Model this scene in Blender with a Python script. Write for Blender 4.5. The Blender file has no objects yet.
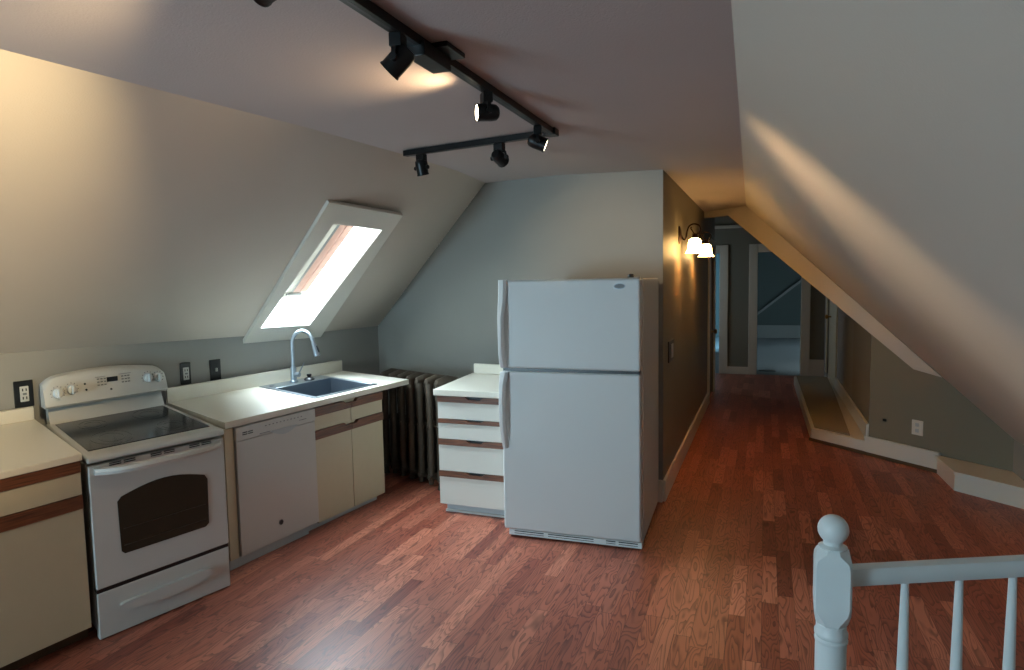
import bpy, bmesh, math, random
from mathutils import Vector, Matrix
random.seed(7)
C = bpy.context.scene.collection
V = Vector
# ------------------------------------------------------------------ camera
cd = bpy.data.cameras.new('camera'); cam = bpy.data.objects.new('camera', cd); C.objects.link(cam)
cd.sensor_width = 36; cd.lens = 36*665/1024; cd.clip_start = .05; cd.clip_end = 100
YAW, PITCH, ROLL, H = .365, -.082, -.018, 1.69
cam.matrix_world = (Matrix.Translation((0, 0, H)) @ Matrix.Rotation(YAW, 4, 'Z') @
                    Matrix.Rotation(math.pi/2+PITCH, 4, 'X') @ Matrix.Rotation(ROLL, 4, 'Z'))
bpy.context.scene.camera = cam
# ------------------------------------------------------------------ world, daylight, exposure
w = bpy.data.worlds.new('overcast_sky'); bpy.context.scene.world = w; w.use_nodes = True
bg = w.node_tree.nodes['Background']; bg.inputs[0].default_value = (.80, .92, 1, 1); bg.inputs[1].default_value = 5.0
vs = bpy.context.scene.view_settings
vs.view_transform = 'Standard'; vs.look = 'None'; vs.gamma = 1; vs.use_curve_mapping = False; vs.exposure = -0.50

def aim(o, d):
    o.rotation_euler = V(d).to_track_quat('-Z', 'Y').to_euler()
def area(name, loc, d, sx, sy, e, col):
    l = bpy.data.lights.new(name, 'AREA'); l.shape = 'RECTANGLE'; l.size = sx; l.size_y = sy; l.energy = e; l.color = col
    o = bpy.data.objects.new(name, l); C.objects.link(o); o.location = loc; aim(o, d); return o
def spot(name, loc, d, ang, e, col=(1, .72, .42), blend=.6, rad=.03):
    l = bpy.data.lights.new(name, 'SPOT'); l.spot_size = math.radians(ang); l.spot_blend = blend
    l.energy = e; l.color = col; l.shadow_soft_size = rad
    o = bpy.data.objects.new(name, l); C.objects.link(o); o.location = loc; aim(o, d); return o
def point(name, loc, e, col=(1, .68, .36), rad=.03):
    l = bpy.data.lights.new(name, 'POINT'); l.energy = e; l.color = col; l.shadow_soft_size = rad
    o = bpy.data.objects.new(name, l); C.objects.link(o); o.location = loc; return o
DAY = (.52, .82, 1)
# daylight at the skylight and inferred unseen windows; the last two are added fills
area('skylight_daylight', (-3.94, 4.26, 2.98), (.546, -.101, -.832), 3.0, 3.0, 3900, (.70, .88, 1))
area('rear_window_daylight', (-3.32, -2.2, 1.05), (.34, 1, -.04), 1.15, 1.05, 210, DAY)
area('far_room_daylight', (2.42, 16.6, 1.4), (-1, -.1, -.9), 1.2, 1.1, 9, (.45, .75, 1))
area('side_room_fill', (-2.2, 16.0, 1.5), (.35, 1, -.1), 1.2, 1.2, 190, (.35, .72, 1))  # added blue fill inside the room, aimed at its back wall

area('hall_recess_fill', (-2.14, 11.3, 1.6), (1, .12, -.15), .6, .9, 6, (.60, .84, 1))  # added cool fill for the end wall and casings, source unseen

# ------------------------------------------------------------------ materials
def lin(c):
    return tuple(((x/255)/12.92 if x/255 <= .04045 else ((x/255+.055)/1.055)**2.4) for x in c)
def mat(name, rgb, rough=.5, metal=0, spec=.5, noise=0, nscale=8, bump=0, bscale=60, emit=0, coat=0):
    m = bpy.data.materials.new(name); m.use_nodes = True; nt = m.node_tree; b = nt.nodes['Principled BSDF']
    c = (*lin(rgb), 1); b.inputs['Base Color'].default_value = c; b.inputs['Roughness'].default_value = rough
    b.inputs['Metallic'].default_value = metal; b.inputs['Specular IOR Level'].default_value = spec
    b.inputs['Coat Weight'].default_value = coat
    if emit: b.inputs['Emission Color'].default_value = c; b.inputs['Emission Strength'].default_value = emit
    tc = nt.nodes.new('ShaderNodeTexCoord')
    if noise:
        n = nt.nodes.new('ShaderNodeTexNoise'); n.inputs['Scale'].default_value = nscale; n.inputs['Detail'].default_value = 4
        nt.links.new(tc.outputs['Object'], n.inputs['Vector'])
        r = nt.nodes.new('ShaderNodeValToRGB'); nt.links.new(n.outputs['Fac'], r.inputs['Fac'])
        r.color_ramp.elements[0].position = .3; r.color_ramp.elements[1].position = .7
        r.color_ramp.elements[0].color = (*[x*(1-noise) for x in c[:3]], 1)
        r.color_ramp.elements[1].color = (*[min(1, x*(1+noise)) for x in c[:3]], 1)
        nt.links.new(r.outputs['Color'], b.inputs['Base Color'])
    if bump:
        n = nt.nodes.new('ShaderNodeTexNoise'); n.inputs['Scale'].default_value = bscale
        nt.links.new(tc.outputs['Object'], n.inputs['Vector'])
        bp = nt.nodes.new('ShaderNodeBump'); bp.inputs['Strength'].default_value = bump; bp.inputs['Distance'].default_value = .004
        nt.links.new(n.outputs['Fac'], bp.inputs['Height']); nt.links.new(bp.outputs['Normal'], b.inputs['Normal'])
    return m
M = dict(
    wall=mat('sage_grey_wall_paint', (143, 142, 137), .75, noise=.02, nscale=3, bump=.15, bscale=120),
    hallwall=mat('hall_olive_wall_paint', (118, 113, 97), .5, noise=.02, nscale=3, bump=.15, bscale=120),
    ceil=mat('off_white_ceiling_paint', (176, 166, 163), .8, noise=.015, nscale=2, bump=.3, bscale=150),
    slope=mat('off_white_slope_paint', (186, 177, 165), .7, noise=.015, nscale=2, bump=.2, bscale=150),
    trim=mat('white_gloss_trim', (205, 200, 188), .35),
    white=mat('white_enamel', (192, 191, 185), .28, coat=.2),
    fridge=mat('white_pebbled_enamel', (194, 197, 195), .38, bump=.25, bscale=350),
    plastic=mat('white_plastic', (210, 212, 210), .4),
    cream=mat('cream_laminate', (192, 181, 152), .45, noise=.012, nscale=20),
    top=mat('cream_worktop_laminate', (214, 208, 192), .3, noise=.012, nscale=40),
    dark=mat('black_plastic', (14, 14, 15), .35),
    blk=mat('black_track_metal', (13, 12, 12), .4, metal=.3),
    glass=mat('black_ceramic_glass', (7, 7, 8), .14, spec=.22),
    oven=mat('smoked_oven_glass', (48, 42, 32), .25, spec=.3),
    ring=mat('burner_ring_print', (24, 25, 27), .12),
    steel=mat('brushed_steel', (150, 158, 164), .28, metal=.9, noise=.06, nscale=30),
    dsteel=mat('grey_basin_steel', (105, 115, 125), .32, metal=.85),
    grey=mat('grey_print', (110, 112, 112), .5),
    lgrey=mat('pale_grey_toe_panel', (172, 178, 180), .4),
    iron=mat('bronze_painted_cast_iron', (72, 62, 50), .55, metal=.15, noise=.12, nscale=14),
    bronze=mat('oil_rubbed_bronze', (44, 24, 12), .4, metal=.7),
    brass=mat('worn_brass', (160, 125, 75), .35, metal=.9),
    rail=mat('pale_painted_wood', (198, 206, 206), .38, noise=.02, nscale=10),
    dwood=mat('dark_door_edge', (84, 62, 42), .5),
    door=mat('aged_white_door_paint', (205, 198, 174), .5),
    carpet=mat('beige_step_carpet', (142, 132, 114), .95, noise=.2, nscale=90, bump=.8, bscale=300),
    bcarpet=mat('pale_room_carpet', (128, 140, 142), .95, noise=.12, nscale=40, bump=.8, bscale=300),
    roomwall=mat('blue_green_room_paint', (72, 88, 88), .8),
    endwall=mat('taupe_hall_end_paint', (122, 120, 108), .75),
    redwood=mat('reddish_roof_window_wood', (186, 132, 112), .5, noise=.12, nscale=12),
    bulb=mat('lit_lamp_face', (255, 236, 205), .5, emit=9),
    shade=mat('lit_frosted_glass_shade', (255, 200, 122), .5, emit=40),
    rack=mat('dim_rack_wire', (62, 54, 44), .4),
    dfront=mat('daylit_cream_laminate', (206, 203, 192), .45),  # lighter copy of the cream laminate, partly bluish daylight put into the colour
    rtrim=mat('muted_blue_grey_trim', (118, 130, 130), .5),
    lcd=mat('dark_display', (8, 9, 10), .15),
)
def wood_strip():
    m = bpy.data.materials.new('red_oak_pull_strip'); m.use_nodes = True; nt = m.node_tree; b = nt.nodes['Principled BSDF']
    tc = nt.nodes.new('ShaderNodeTexCoord'); mp = nt.nodes.new('ShaderNodeMapping'); mp.inputs['Scale'].default_value = (3, 3, 60)
    n = nt.nodes.new('ShaderNodeTexNoise'); n.inputs['Scale'].default_value = 2.2; n.inputs['Detail'].default_value = 6
    r = nt.nodes.new('ShaderNodeValToRGB')
    r.color_ramp.elements[0].position = .3; r.color_ramp.elements[0].color = (*lin((70, 38, 22)), 1)
    r.color_ramp.elements[1].position = .75; r.color_ramp.elements[1].color = (*lin((132, 78, 46)), 1)
    nt.links.new(tc.outputs['Object'], mp.inputs[0]); nt.links.new(mp.outputs[0], n.inputs['Vector'])
    nt.links.new(n.outputs['Fac'], r.inputs[0]); nt.links.new(r.outputs[0], b.inputs['Base Color'])
    b.inputs['Roughness'].default_value = .42
    return m
M['strip'] = wood_strip()
def floor_mat():
    m = bpy.data.materials.new('red_brown_plank_laminate'); m.use_nodes = True; nt = m.node_tree; b = nt.nodes['Principled BSDF']
    N = nt.nodes.new; L = nt.links.new
    def math_(op, a, bb=None, c=None):
        n = N('ShaderNodeMath'); n.operation = op
        for i, x in enumerate((a, bb, c)):
            if x is None: continue
            if isinstance(x, (int, float)): n.inputs[i].default_value = x
            else: L(x, n.inputs[i])
        return n.outputs[0]
    tc = N('ShaderNodeTexCoord'); sp = N('ShaderNodeSeparateXYZ'); L(tc.outputs['Object'], sp.inputs[0])
    x, y = sp.outputs['X'], sp.outputs['Y']
    sx = math_('DIVIDE', x, .078); i = math_('FLOOR', sx)
    wn = N('ShaderNodeTexWhiteNoise'); wn.noise_dimensions = '1D'; L(i, wn.inputs['W'])
    sy = math_('ADD', math_('DIVIDE', y, .62), math_('MULTIPLY', wn.outputs['Value'], 7.3)); j = math_('FLOOR', sy)
    cb = N('ShaderNodeCombineXYZ'); L(i, cb.inputs[0]); L(j, cb.inputs[1])
    w2 = N('ShaderNodeTexWhiteNoise'); w2.noise_dimensions = '3D'; L(cb.outputs[0], w2.inputs['Vector'])
    ramp = N('ShaderNodeValToRGB'); L(w2.outputs['Value'], ramp.inputs[0])
    cols = [(146, 78, 58), (168, 97, 75), (136, 69, 52), (188, 116, 90), (122, 59, 46)]
    e = ramp.color_ramp.elements
    while len(e) < len(cols): e.new(.5)
    for k, c in enumerate(cols): e[k].position = k/(len(cols)-1); e[k].color = (*lin(c), 1)
    # grain: rings stretched along the plank, shifted per plank
    cv = N('ShaderNodeCombineXYZ')
    L(math_('MULTIPLY', x, 11), cv.inputs[0]); L(math_('MULTIPLY', y, 1.5), cv.inputs[1]); L(math_('MULTIPLY', w2.outputs['Value'], 37), cv.inputs[2])
    g = N('ShaderNodeTexNoise'); g.inputs['Scale'].default_value = 1.0; g.inputs['Detail'].default_value = 2; g.inputs['Distortion'].default_value = .35
    L(cv.outputs[0], g.inputs['Vector'])
    rg = math_('FRACT', math_('MULTIPLY', g.outputs['Fac'], 17))
    gr = N('ShaderNodeValToRGB'); L(rg, gr.inputs[0])
    gr.color_ramp.elements[0].position = .0; gr.color_ramp.elements[0].color = (.22, .19, .18, 1)
    gr.color_ramp.elements[1].position = .5; gr.color_ramp.elements[1].color = (1.05, 1.05, 1.05, 1)
    mx = N('ShaderNodeMix'); mx.data_type = 'RGBA'; mx.blend_type = 'MULTIPLY'; mx.inputs[0].default_value = .75
    L(ramp.outputs[0], mx.inputs[6]); L(gr.outputs[0], mx.inputs[7])
    fx = math_('FRACT', sx); fy = math_('FRACT', sy)
    s1 = math_('LESS_THAN', fx, .035); s2 = math_('LESS_THAN', fy, .006); s = math_('MAXIMUM', s1, s2)
    m2 = N('ShaderNodeMix'); m2.data_type = 'RGBA'; L(math_('MULTIPLY', s, .55), m2.inputs[0]); L(mx.outputs[2], m2.inputs[6]); m2.inputs[7].default_value = (*lin((40, 18, 12)), 1)
    L(m2.outputs[2], b.inputs['Base Color'])
    b.inputs['Roughness'].default_value = .42
    return m
M['floor'] = floor_mat()
def glass_mat():
    m = bpy.data.materials.new('clear_window_glass'); m.use_nodes = True; nt = m.node_tree
    for n in list(nt.nodes): nt.nodes.remove(n)
    o = nt.nodes.new('ShaderNodeOutputMaterial'); t = nt.nodes.new('ShaderNodeBsdfTransparent'); g = nt.nodes.new('ShaderNodeBsdfGlossy')
    g.inputs['Roughness'].default_value = .02; mx = nt.nodes.new('ShaderNodeMixShader'); mx.inputs[0].default_value = .06
    nt.links.new(t.outputs[0], mx.inputs[1]); nt.links.new(g.outputs[0], mx.inputs[2]); nt.links.new(mx.outputs[0], o.inputs[0])
    return m
M['pane'] = glass_mat()

# ------------------------------------------------------------------ helpers
class Frame:
    """local (u along the front, v towards the back, z up) on a four-cornered footprint"""
    def __init__(s, FL, FR, BR, BL, w, d, zs=1):
        s.c = [V((*p, 0)) for p in (FL, FR, BR, BL)]; s.w = w; s.d = d; s.zs = zs
    def __call__(s, p):
        a, b = p[0]/s.w, p[1]/s.d; FL, FR, BR, BL = s.c
        q = FL*(1-a)*(1-b) + FR*a*(1-b) + BR*a*b + BL*(1-a)*b
        return V((q.x, q.y, p[2]*s.zs))
ident = lambda p: V(p)
def box(bm, x0, x1, y0, y1, z0, z1, bev=0, seg=2):
    r = bmesh.ops.create_cube(bm, size=1); vs_ = r['verts']
    for v in vs_:
        v.co = V(((x0+x1)/2+v.co.x*(x1-x0), (y0+y1)/2+v.co.y*(y1-y0), (z0+z1)/2+v.co.z*(z1-z0)))
    if bev:
        es = list({e for v in vs_ for e in v.link_edges})
        bmesh.ops.bevel(bm, geom=es, offset=bev, segments=seg, affect='EDGES', profile=.5)
def prism(bm, pts, h0, h1, axes):
    """pts: outline in two axes, extruded from h0 to h1 along the third; axes e.g. 'xz|y'"""
    a, b, c = axes[0], axes[1], axes[3]; ix = dict(x=0, y=1, z=2)
    def mk(p, h):
        v = [0, 0, 0]; v[ix[a]] = p[0]; v[ix[b]] = p[1]; v[ix[c]] = h; return bm.verts.new(v)
    A = [mk(p, h0) for p in pts]; B = [mk(p, h1) for p in pts]; n = len(pts)
    bm.faces.new(A); bm.faces.new(B[::-1])
    for i in range(n): bm.faces.new((A[i], B[i], B[(i+1) % n], A[(i+1) % n]))
def tube(bm, pts, r, seg=10, cap=True):
    pts = [V(p) for p in pts]; rings = []; rr = r if isinstance(r, (list, tuple)) else [r]*len(pts)
    up = None
    for i, p in enumerate(pts):
        t = (pts[min(i+1, len(pts)-1)]-pts[max(i-1, 0)]).normalized()
        if up is None: up = V((0, 0, 1)) if abs(t.z) < .9 else V((1, 0, 0))
        a = (up-t*up.dot(t)).normalized(); b = t.cross(a); up = a
        rings.append([bm.verts.new(p+(a*math.cos(k*2*math.pi/seg)+b*math.sin(k*2*math.pi/seg))*rr[i]) for k in range(seg)])
    for A, B in zip(rings, rings[1:]):
        for k in range(seg): bm.faces.new((A[k], A[(k+1) % seg], B[(k+1) % seg], B[k]))
    if cap: bm.faces.new(rings[0][::-1]); bm.faces.new(rings[-1])
def lathe(bm, prof, c=(0, 0, 0), axis='z', seg=24, cap=True):
    rings = []
    for r, h in prof:
        ring = []
        for k in range(seg):
            a = k*2*math.pi/seg; x, y = r*math.cos(a), r*math.sin(a)
            p = {'z': (x, y, h), 'y': (x, h, y), 'x': (h, x, y)}[axis]
            ring.append(bm.verts.new(V(c)+V(p)))
        rings.append(ring)
    for A, B in zip(rings, rings[1:]):
        for k in range(seg): bm.faces.new((A[k], A[(k+1) % seg], B[(k+1) % seg], B[k]))
    if cap: bm.faces.new(rings[0][::-1]); bm.faces.new(rings[-1])
def disc_face(bm, r, c, axis, seg=24):
    lathe(bm, [(r, 0), (r, .001)], c, axis, seg)
def hexa(bm, a, b):
    """solid between two matching corner loops"""
    A = [bm.verts.new(p) for p in a]; B = [bm.verts.new(p) for p in b]; n = len(A)
    bm.faces.new(A); bm.faces.new(B[::-1])
    for i in range(n): bm.faces.new((A[i], B[i], B[(i+1) % n], A[(i+1) % n]))
def obj(name, bm, m, parent=None, fr=ident, smooth=True, xf=None):
    base = V((0, 0, 0)); p = parent
    while p is not None: base += p.location; p = p.parent
    for v in bm.verts: v.co = (fr(v.co) if xf is None else V(xf(v.co))) - base
    bmesh.ops.recalc_face_normals(bm, faces=bm.faces)
    me = bpy.data.meshes.new(name); bm.to_mesh(me); bm.free(); me.materials.append(m)
    if smooth:
        for f in me.polygons: f.use_smooth = True
        me.set_sharp_from_angle(angle=math.radians(35))
    o = bpy.data.objects.new(name, me); C.objects.link(o)
    if smooth:
        wn = o.modifiers.new('weighted_normals', 'WEIGHTED_NORMAL'); wn.weight = 100; wn.keep_sharp = True
    if parent: o.parent = parent
    return o
def pieces(name, bm, m, parent=None, fr=ident, smooth=True):
    """every separate piece of bm becomes a part of its own"""
    bm.verts.index_update(); left = set(bm.verts)
    while left:
        seed = next(iter(left)); st = [seed]; isl = {seed}
        while st:
            v = st.pop()
            for e in v.link_edges:
                o = e.other_vert(v)
                if o not in isl: isl.add(o); st.append(o)
        left -= isl; nb = bmesh.new(); mp = {v: nb.verts.new(v.co) for v in isl}
        for f in bm.faces:
            if f.verts[0] in isl: nb.faces.new([mp[v] for v in f.verts])
        obj(name, nb, m, parent, fr, smooth)
    bm.free()
def tag(o, label, cat, group=None):
    o['label'] = label; o['category'] = cat
    if group: o['group'] = group
    return o
def thing(name, label, cat, loc, group=None):
    o = bpy.data.objects.new(name, None); o.empty_display_size = .1; C.objects.link(o); o.location = loc
    return tag(o, label, cat, group)
def struct(name, bm, m, parent=None, smooth=False):
    o = obj(name, bm, m, parent, smooth=smooth)
    if parent is None: o['kind'] = 'structure'
    return o
def B(): return bmesh.new()
def bx(*a, **k):
    b = B(); box(b, *a, **k); return b
def poly(bm, pts):
    bm.faces.new([bm.verts.new(p) for p in pts])

# ------------------------------------------------------------------ the room
LW = lambda y, z=0, off=0: (-4.06+.155*(y-2.5)+off, y, z)              # left knee wall
KN = [(-2.3, 1.34), (1, 1.335), (2.48, 1.325), (3.15, 1.313), (4.06, 1.304), (5.648, 1.265)]
CL = [(-2.55, -2.3, 2.47), (-2.40, .9, 2.47), (-2.338, 1.5, 2.47), (-2.256, 2.11, 2.47), (-2.156, 2.8, 2.47), (-2.095, 3.7, 2.475), (-2.16, 4.6, 2.51), (-2.269, 5.353, 2.529)]
# floor
b = bx(-4.6, 1.95, -2.3, 12.1, -.05, 0); struct('floor', b, M['floor'])
b = bx(-3.2, 2.6, 12.1, 19.6, -.05, 0); struct('floor_far_room', b, M['bcarpet'])
# left knee wall (a little thickness outwards)
b = B(); hexa(b, [LW(-2.3, 0), LW(5.75, 0), LW(5.75, 1.262), *[LW(y, z) for y, z in reversed(KN)]],
              [LW(-2.3, 0, -.1), LW(5.75, 0, -.1), LW(5.75, 1.262, -.1), *[LW(y, z, -.1) for y, z in reversed(KN)]])
struct('wall_left', b, M['wall'])
# skylight corners on the left slope: outer casing and clear opening
SO = [V(p) for p in ((-2.506, 3.442, 2.202), (-2.408, 4.158, 2.179), (-3.735, 4.914, 1.216), (-3.837, 4.096, 1.249))]
SI = [V(p) for p in ((-2.631, 3.656, 2.094), (-2.559, 4.128, 2.084), (-3.566, 4.573, 1.369), (-3.641, 4.082, 1.379))]
NS = V((-.546, .101, .832))
cs = sum(SO, V())/4
RO = [p+(cs-p)*f for p, f in zip(SO, (.06, .06, .10, .10))]
# left sloping ceiling round the skylight
b = B()
K = [b.verts.new(LW(y, z)) for y, z in KN]; T = [b.verts.new(p) for p in CL]; R = [b.verts.new(p) for p in RO]
for f in ((K[0], K[1], T[1], T[0]), (K[1], K[2], T[2], T[1]), (K[2], K[3], T[3], T[2]), (K[3], T[4], T[3]), (K[3], K[4], R[3]), (K[3], R[3], R[0], T[4]),
          (T[4], R[0], T[5]), (R[0], R[1], T[6], T[5]), (R[1], T[7], T[6]), (R[1], R[2], K[5], T[7]), (R[2], R[3], K[4], K[5])):
    b.faces.new(f)
o = struct('ceiling_left_slope', b, M['slope'], smooth=True)
# skylight
b = B()
for i in range(4):
    j = (i+1) % 4
    hexa(b, [SO[i], SO[j], SI[j], SI[i]], [SO[i]-NS*.025, SO[j]-NS*.025, SI[j]-NS*.025, SI[i]-NS*.025])
sky = struct('window_1', b, M['trim'])
OUT = .17
b = B()
for i in range(4):
    j = (i+1) % 4; ci = SI[i]+(SI[i]-cs).normalized()*.02; cj = SI[j]+(SI[j]-cs).normalized()*.02
    hexa(b, [SI[i], SI[j], SI[j]+NS*OUT, SI[i]+NS*OUT], [ci, cj, cj+NS*OUT, ci+NS*OUT])
obj('window_jamb', b, M['trim'], sky, smooth=False)
# the sash behind it: red-brown wooden stile with dark gasket and a white hinge block
def strip3(a0, a1, b1, b0, t, m, name, par):
    b = B(); hexa(b, [V(a0), V(a1), V(b1), V(b0)], [V(p)+NS*t for p in (a0, a1, b1, b0)]); return obj(name, b, m, par, smooth=False)
q = lambda s, t: V((-2.76-.70*s+0*t, 3.885+.30*s+t, 2.13-.50*s))        # s down the stile, t across
strip3(q(-.15, .0), q(-.15, .055), q(1.03, .055), q(1.03, .0), .03, M['trim'], 'sash_edge', sky)
strip3(q(-.15, .055), q(-.15, .085), q(1.03, .085), q(1.03, .055), .03, M['dark'], 'gasket', sky)
strip3(q(-.15, .085), q(-.15, .165), q(1.03, .165), q(1.03, .085), .045, M['redwood'], 'sash_stile', sky)
strip3(q(-.15, .17), q(-.15, .25), q(1.0, .25), q(1.0, .17), .02, M['redwood'], 'sash_bead', sky)
strip3(q(1.0, -.03), q(1.0, .25), q(1.09, .26), q(1.09, -.03), .03, M['trim'], 'sash_handle', sky)
strip3(q(1.02, .02), q(1.02, .2), q(1.045, .2), q(1.045, .02), -.004, M['dark'], 'sash_slot', sky)
b = B(); hexa(b, [p+NS*(OUT-.01) for p in SI], [p+NS*(OUT-.004) for p in SI]); obj('window_pane', b, M['pane'], sky, smooth=False)
# back wall and the chimney-side corner
BL = (-3.572, 5.648); BR = (-.71, 5.0)
b = B(); hexa(b, [(-3.63, 5.66, 0), (*BR, 0), (*BR, 2.474), (-1.548, 5.19, 2.522), (-2.269, 5.353, 2.529), (*BL, 1.265), (-3.63, 5.66, 1.262)],
              [(-3.63, 5.78, 0), (-.712, 5.15, 0), (-.712, 5.15, 2.474), (-1.548, 5.31, 2.522), (-2.269, 5.473, 2.529), (-3.572, 5.768, 1.265), (-3.63, 5.78, 1.262)])
struct('wall_back', b, M['wall'])
# hall left wall, up to the side opening
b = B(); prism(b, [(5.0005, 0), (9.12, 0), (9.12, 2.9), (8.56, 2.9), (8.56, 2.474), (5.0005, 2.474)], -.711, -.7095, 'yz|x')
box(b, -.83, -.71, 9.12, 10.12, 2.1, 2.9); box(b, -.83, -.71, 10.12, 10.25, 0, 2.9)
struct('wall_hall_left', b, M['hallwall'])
# flat ceiling
b = B()
T = [b.verts.new(p) for p in CL]; e = [b.verts.new(p) for p in ((-1.548, 5.19, 2.522), (-.71, 5.0, 2.474), (-.71, 8.56, 2.474), (-.22, 8.02, 2.474), (-.12, 3.0, 2.47), (-.02, -2.3, 2.47))]
g = [b.verts.new(p) for p in ((-.7, -2.3, 2.47), (-.7, .9, 2.47), (-.7, 1.5, 2.47), (-.7, 2.11, 2.47), (-.7, 2.8, 2.47), (-.7, 3.7, 2.471))]
b.faces.new((T[0], T[1], g[1], g[0])); b.faces.new((T[1], T[2], g[2], g[1])); b.faces.new((T[2], T[3], g[3], g[2])); b.faces.new((T[3], T[4], g[4], g[3]))
b.faces.new((T[4], T[5], g[5], g[4])); b.faces.new((T[5], T[6], e[0], e[1], g[5])); b.faces.new((T[6], T[7], e[0]))
b.faces.new((g[0], g[1], g[2], g[3], g[4], e[4], e[5])); b.faces.new((g[4], g[5], e[1], e[4])); b.faces.new((e[1], e[2], e[3], e[4]))
struct('ceiling', b, M['ceil'], smooth=True)
# right slope: z falls 1.049 per metre of x
SZ = lambda x, y: 2.47-1.049*(x+.12)-.019*(y-3)
DW = lambda x: 7.33-(x-.48)*.985                                         # diagonal wall line
b = B(); poly(b, [(-.02, -2.3, 2.47), (1.79, -2.3, SZ(1.79, -2.3)), (1.79, DW(1.79), SZ(1.79, 6)), (-.22, 8.02, 2.474), (-.12, 3.0, 2.47)])
struct('ceiling_right_slope', b, M['slope'])
b = B(); prism(b, [(-2.3, 0), (DW(1.79)+.1, 0), (DW(1.79)+.1, .47), (-2.3, .63)], 1.79, 1.89, 'yz|x'); struct('wall_right', b, M['wall'])
# diagonal wall below the right slope, then the wall of the back hall
WX = .92
b = B()
hexa(b, [(WX, DW(WX), 0), (1.85, DW(1.85), 0), (1.85, DW(1.85), .47), (WX, DW(WX), SZ(WX, 7)+.02)],
     [(WX+.07, DW(WX)+.08, 0), (1.92, DW(1.85)+.08, 0), (1.92, DW(1.85)+.08, .47), (WX+.07, DW(WX)+.08, SZ(WX, 7)+.02)])
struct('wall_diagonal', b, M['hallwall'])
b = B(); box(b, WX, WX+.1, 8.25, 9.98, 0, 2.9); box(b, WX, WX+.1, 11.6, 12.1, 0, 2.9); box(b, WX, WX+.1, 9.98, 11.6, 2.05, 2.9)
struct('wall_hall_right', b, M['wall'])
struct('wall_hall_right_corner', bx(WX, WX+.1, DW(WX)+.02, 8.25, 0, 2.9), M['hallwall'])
# fascia: the cut edge of slope and ceiling above the hall opening
b = B(); off = V((-.70, -.71, 0))*.03
F0 = [(-.71, 8.50, 2.474), (-.22, 8.00, 2.474), (1.37, DW(1.37), SZ(1.37, 6.45)), (1.225, DW(1.225), .86), (-.36, 8.16, 2.385), (-.71, 8.50, 2.40)]
F0 = [(-.71, 8.50, 2.50), (-.22, 8.02, 2.50), (1.40, DW(1.40), SZ(1.40, 6.45)+.01), (1.225, DW(1.225), .86), (-.40, 8.19, 2.395), (-.71, 8.50, 2.40)]
hexa(b, [V(p)+off for p in F0], [V(p)-off for p in F0]); struct('trim_1', b, M['slope'])
b = B(); g = [(-.84, 8.66, 2.42), (-.22, 8.04, 2.47), (WX+.1, DW(WX+.1)+.03, SZ(WX+.1, 7)-.02), (WX+.1, DW(WX+.1)+.03, 2.92), (-.84, 8.66, 2.92)]
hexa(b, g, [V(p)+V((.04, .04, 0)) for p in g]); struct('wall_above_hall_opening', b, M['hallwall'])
# back hall
b = B(); poly(b, [(-2.2, 8.0, 2.9), (1.1, 8.0, 2.9), (1.1, 12.2, 2.9), (-2.2, 12.2, 2.9)]); poly(b, [(-2.2, 8.6, 2.9), (1.1, 6.8, 2.9), (1.1, 8.0, 2.9), (-2.2, 8.0, 2.9)][:4])
struct('ceiling_hall', b, M['endwall'])
b = B()
for x0, x1, z0, z1 in ((-2.2, -1.6, 0, 2.9), (-1.6, -.75, 2.09, 2.9), (-.75, -.13, 0, 2.9), (-.13, .555, 2.09, 2.9), (.555, 1.02, 0, 2.9)):
    box(b, x0, x1, 12.1, 12.22, z0, z1)
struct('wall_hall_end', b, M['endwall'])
b = B(); box(b, -2.25, -2.2, 10.2, 11.0, 0, 2.9); box(b, -2.25, -2.2, 11.6, 12.15, 0, 2.9); box(b, -2.25, -2.2, 11.0, 11.6, 0, 1.15); box(b, -2.25, -2.2, 11.0, 11.6, 2.05, 2.9); struct('wall_recess_side', b, M['endwall'])  # includes an unseen window opening added for the recess fill
b = bx(-2.2, -.83, 10.13, 10.2, 0, 2.9); struct('wall_recess_near', b, M['endwall'])
# casings and mouldings on the end wall
def casing(name, x0, x1, zt, wd=.14, skirt=False):
    b = B(); box(b, x0-wd, x0, 12.07, 12.1, 0, zt+wd, bev=.006); box(b, x1, x1+wd, 12.07, 12.1, 0, zt+wd, bev=.006); box(b, x0, x1, 12.072, 12.1, zt, zt+wd, bev=.006)
    return struct(name, b, M['trim'])
casing('trim_2', -1.6, -.75, 2.09); casing('trim_3', -.13, .555, 2.09)
b = bx(-2.2, WX, 12.06, 12.1, 2.51, 2.565, bev=.01); struct('trim_4', b, M['trim'])
b = B(); box(b, -.61, -.27, 12.075, 12.1, 0, .125); box(b, .695, WX, 12.075, 12.1, 0, .28); struct('baseboard_hall_end', b, M['trim'])
# room beyond the middle doorway
b = B(); box(b, -3.2, 2.6, 19.45, 19.55, 0, 2.9); box(b, 2.5, 2.6, 12.22, 15.9, 0, 2.9); box(b, 2.5, 2.6, 17.3, 19.5, 0, 2.9); box(b, 2.5, 2.6, 15.9, 17.3, 0, .8); box(b, 2.5, 2.6, 15.9, 17.3, 2.0, 2.9)
struct('wall_far_room', b, M['roomwall'])
b = bx(-.55, -.45, 12.22, 19.5, 0, 2.9); struct('wall_far_room_divider', b, M['roomwall'])
b = B(); hexa(b, [(-.45, 19.3, .42), (2.5, 19.3, 2.83), (2.5, 19.45, 2.83), (-.45, 19.45, .42)], [(-.45, 19.3, .49), (2.5, 19.3, 2.9), (2.5, 19.45, 2.9), (-.45, 19.45, .49)])
struct('trim_5', b, M['rtrim'])
b = bx(-.45, 2.5, 19.4, 19.45, 0, .34); struct('baseboard_far_room', b, M['rtrim'])
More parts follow.
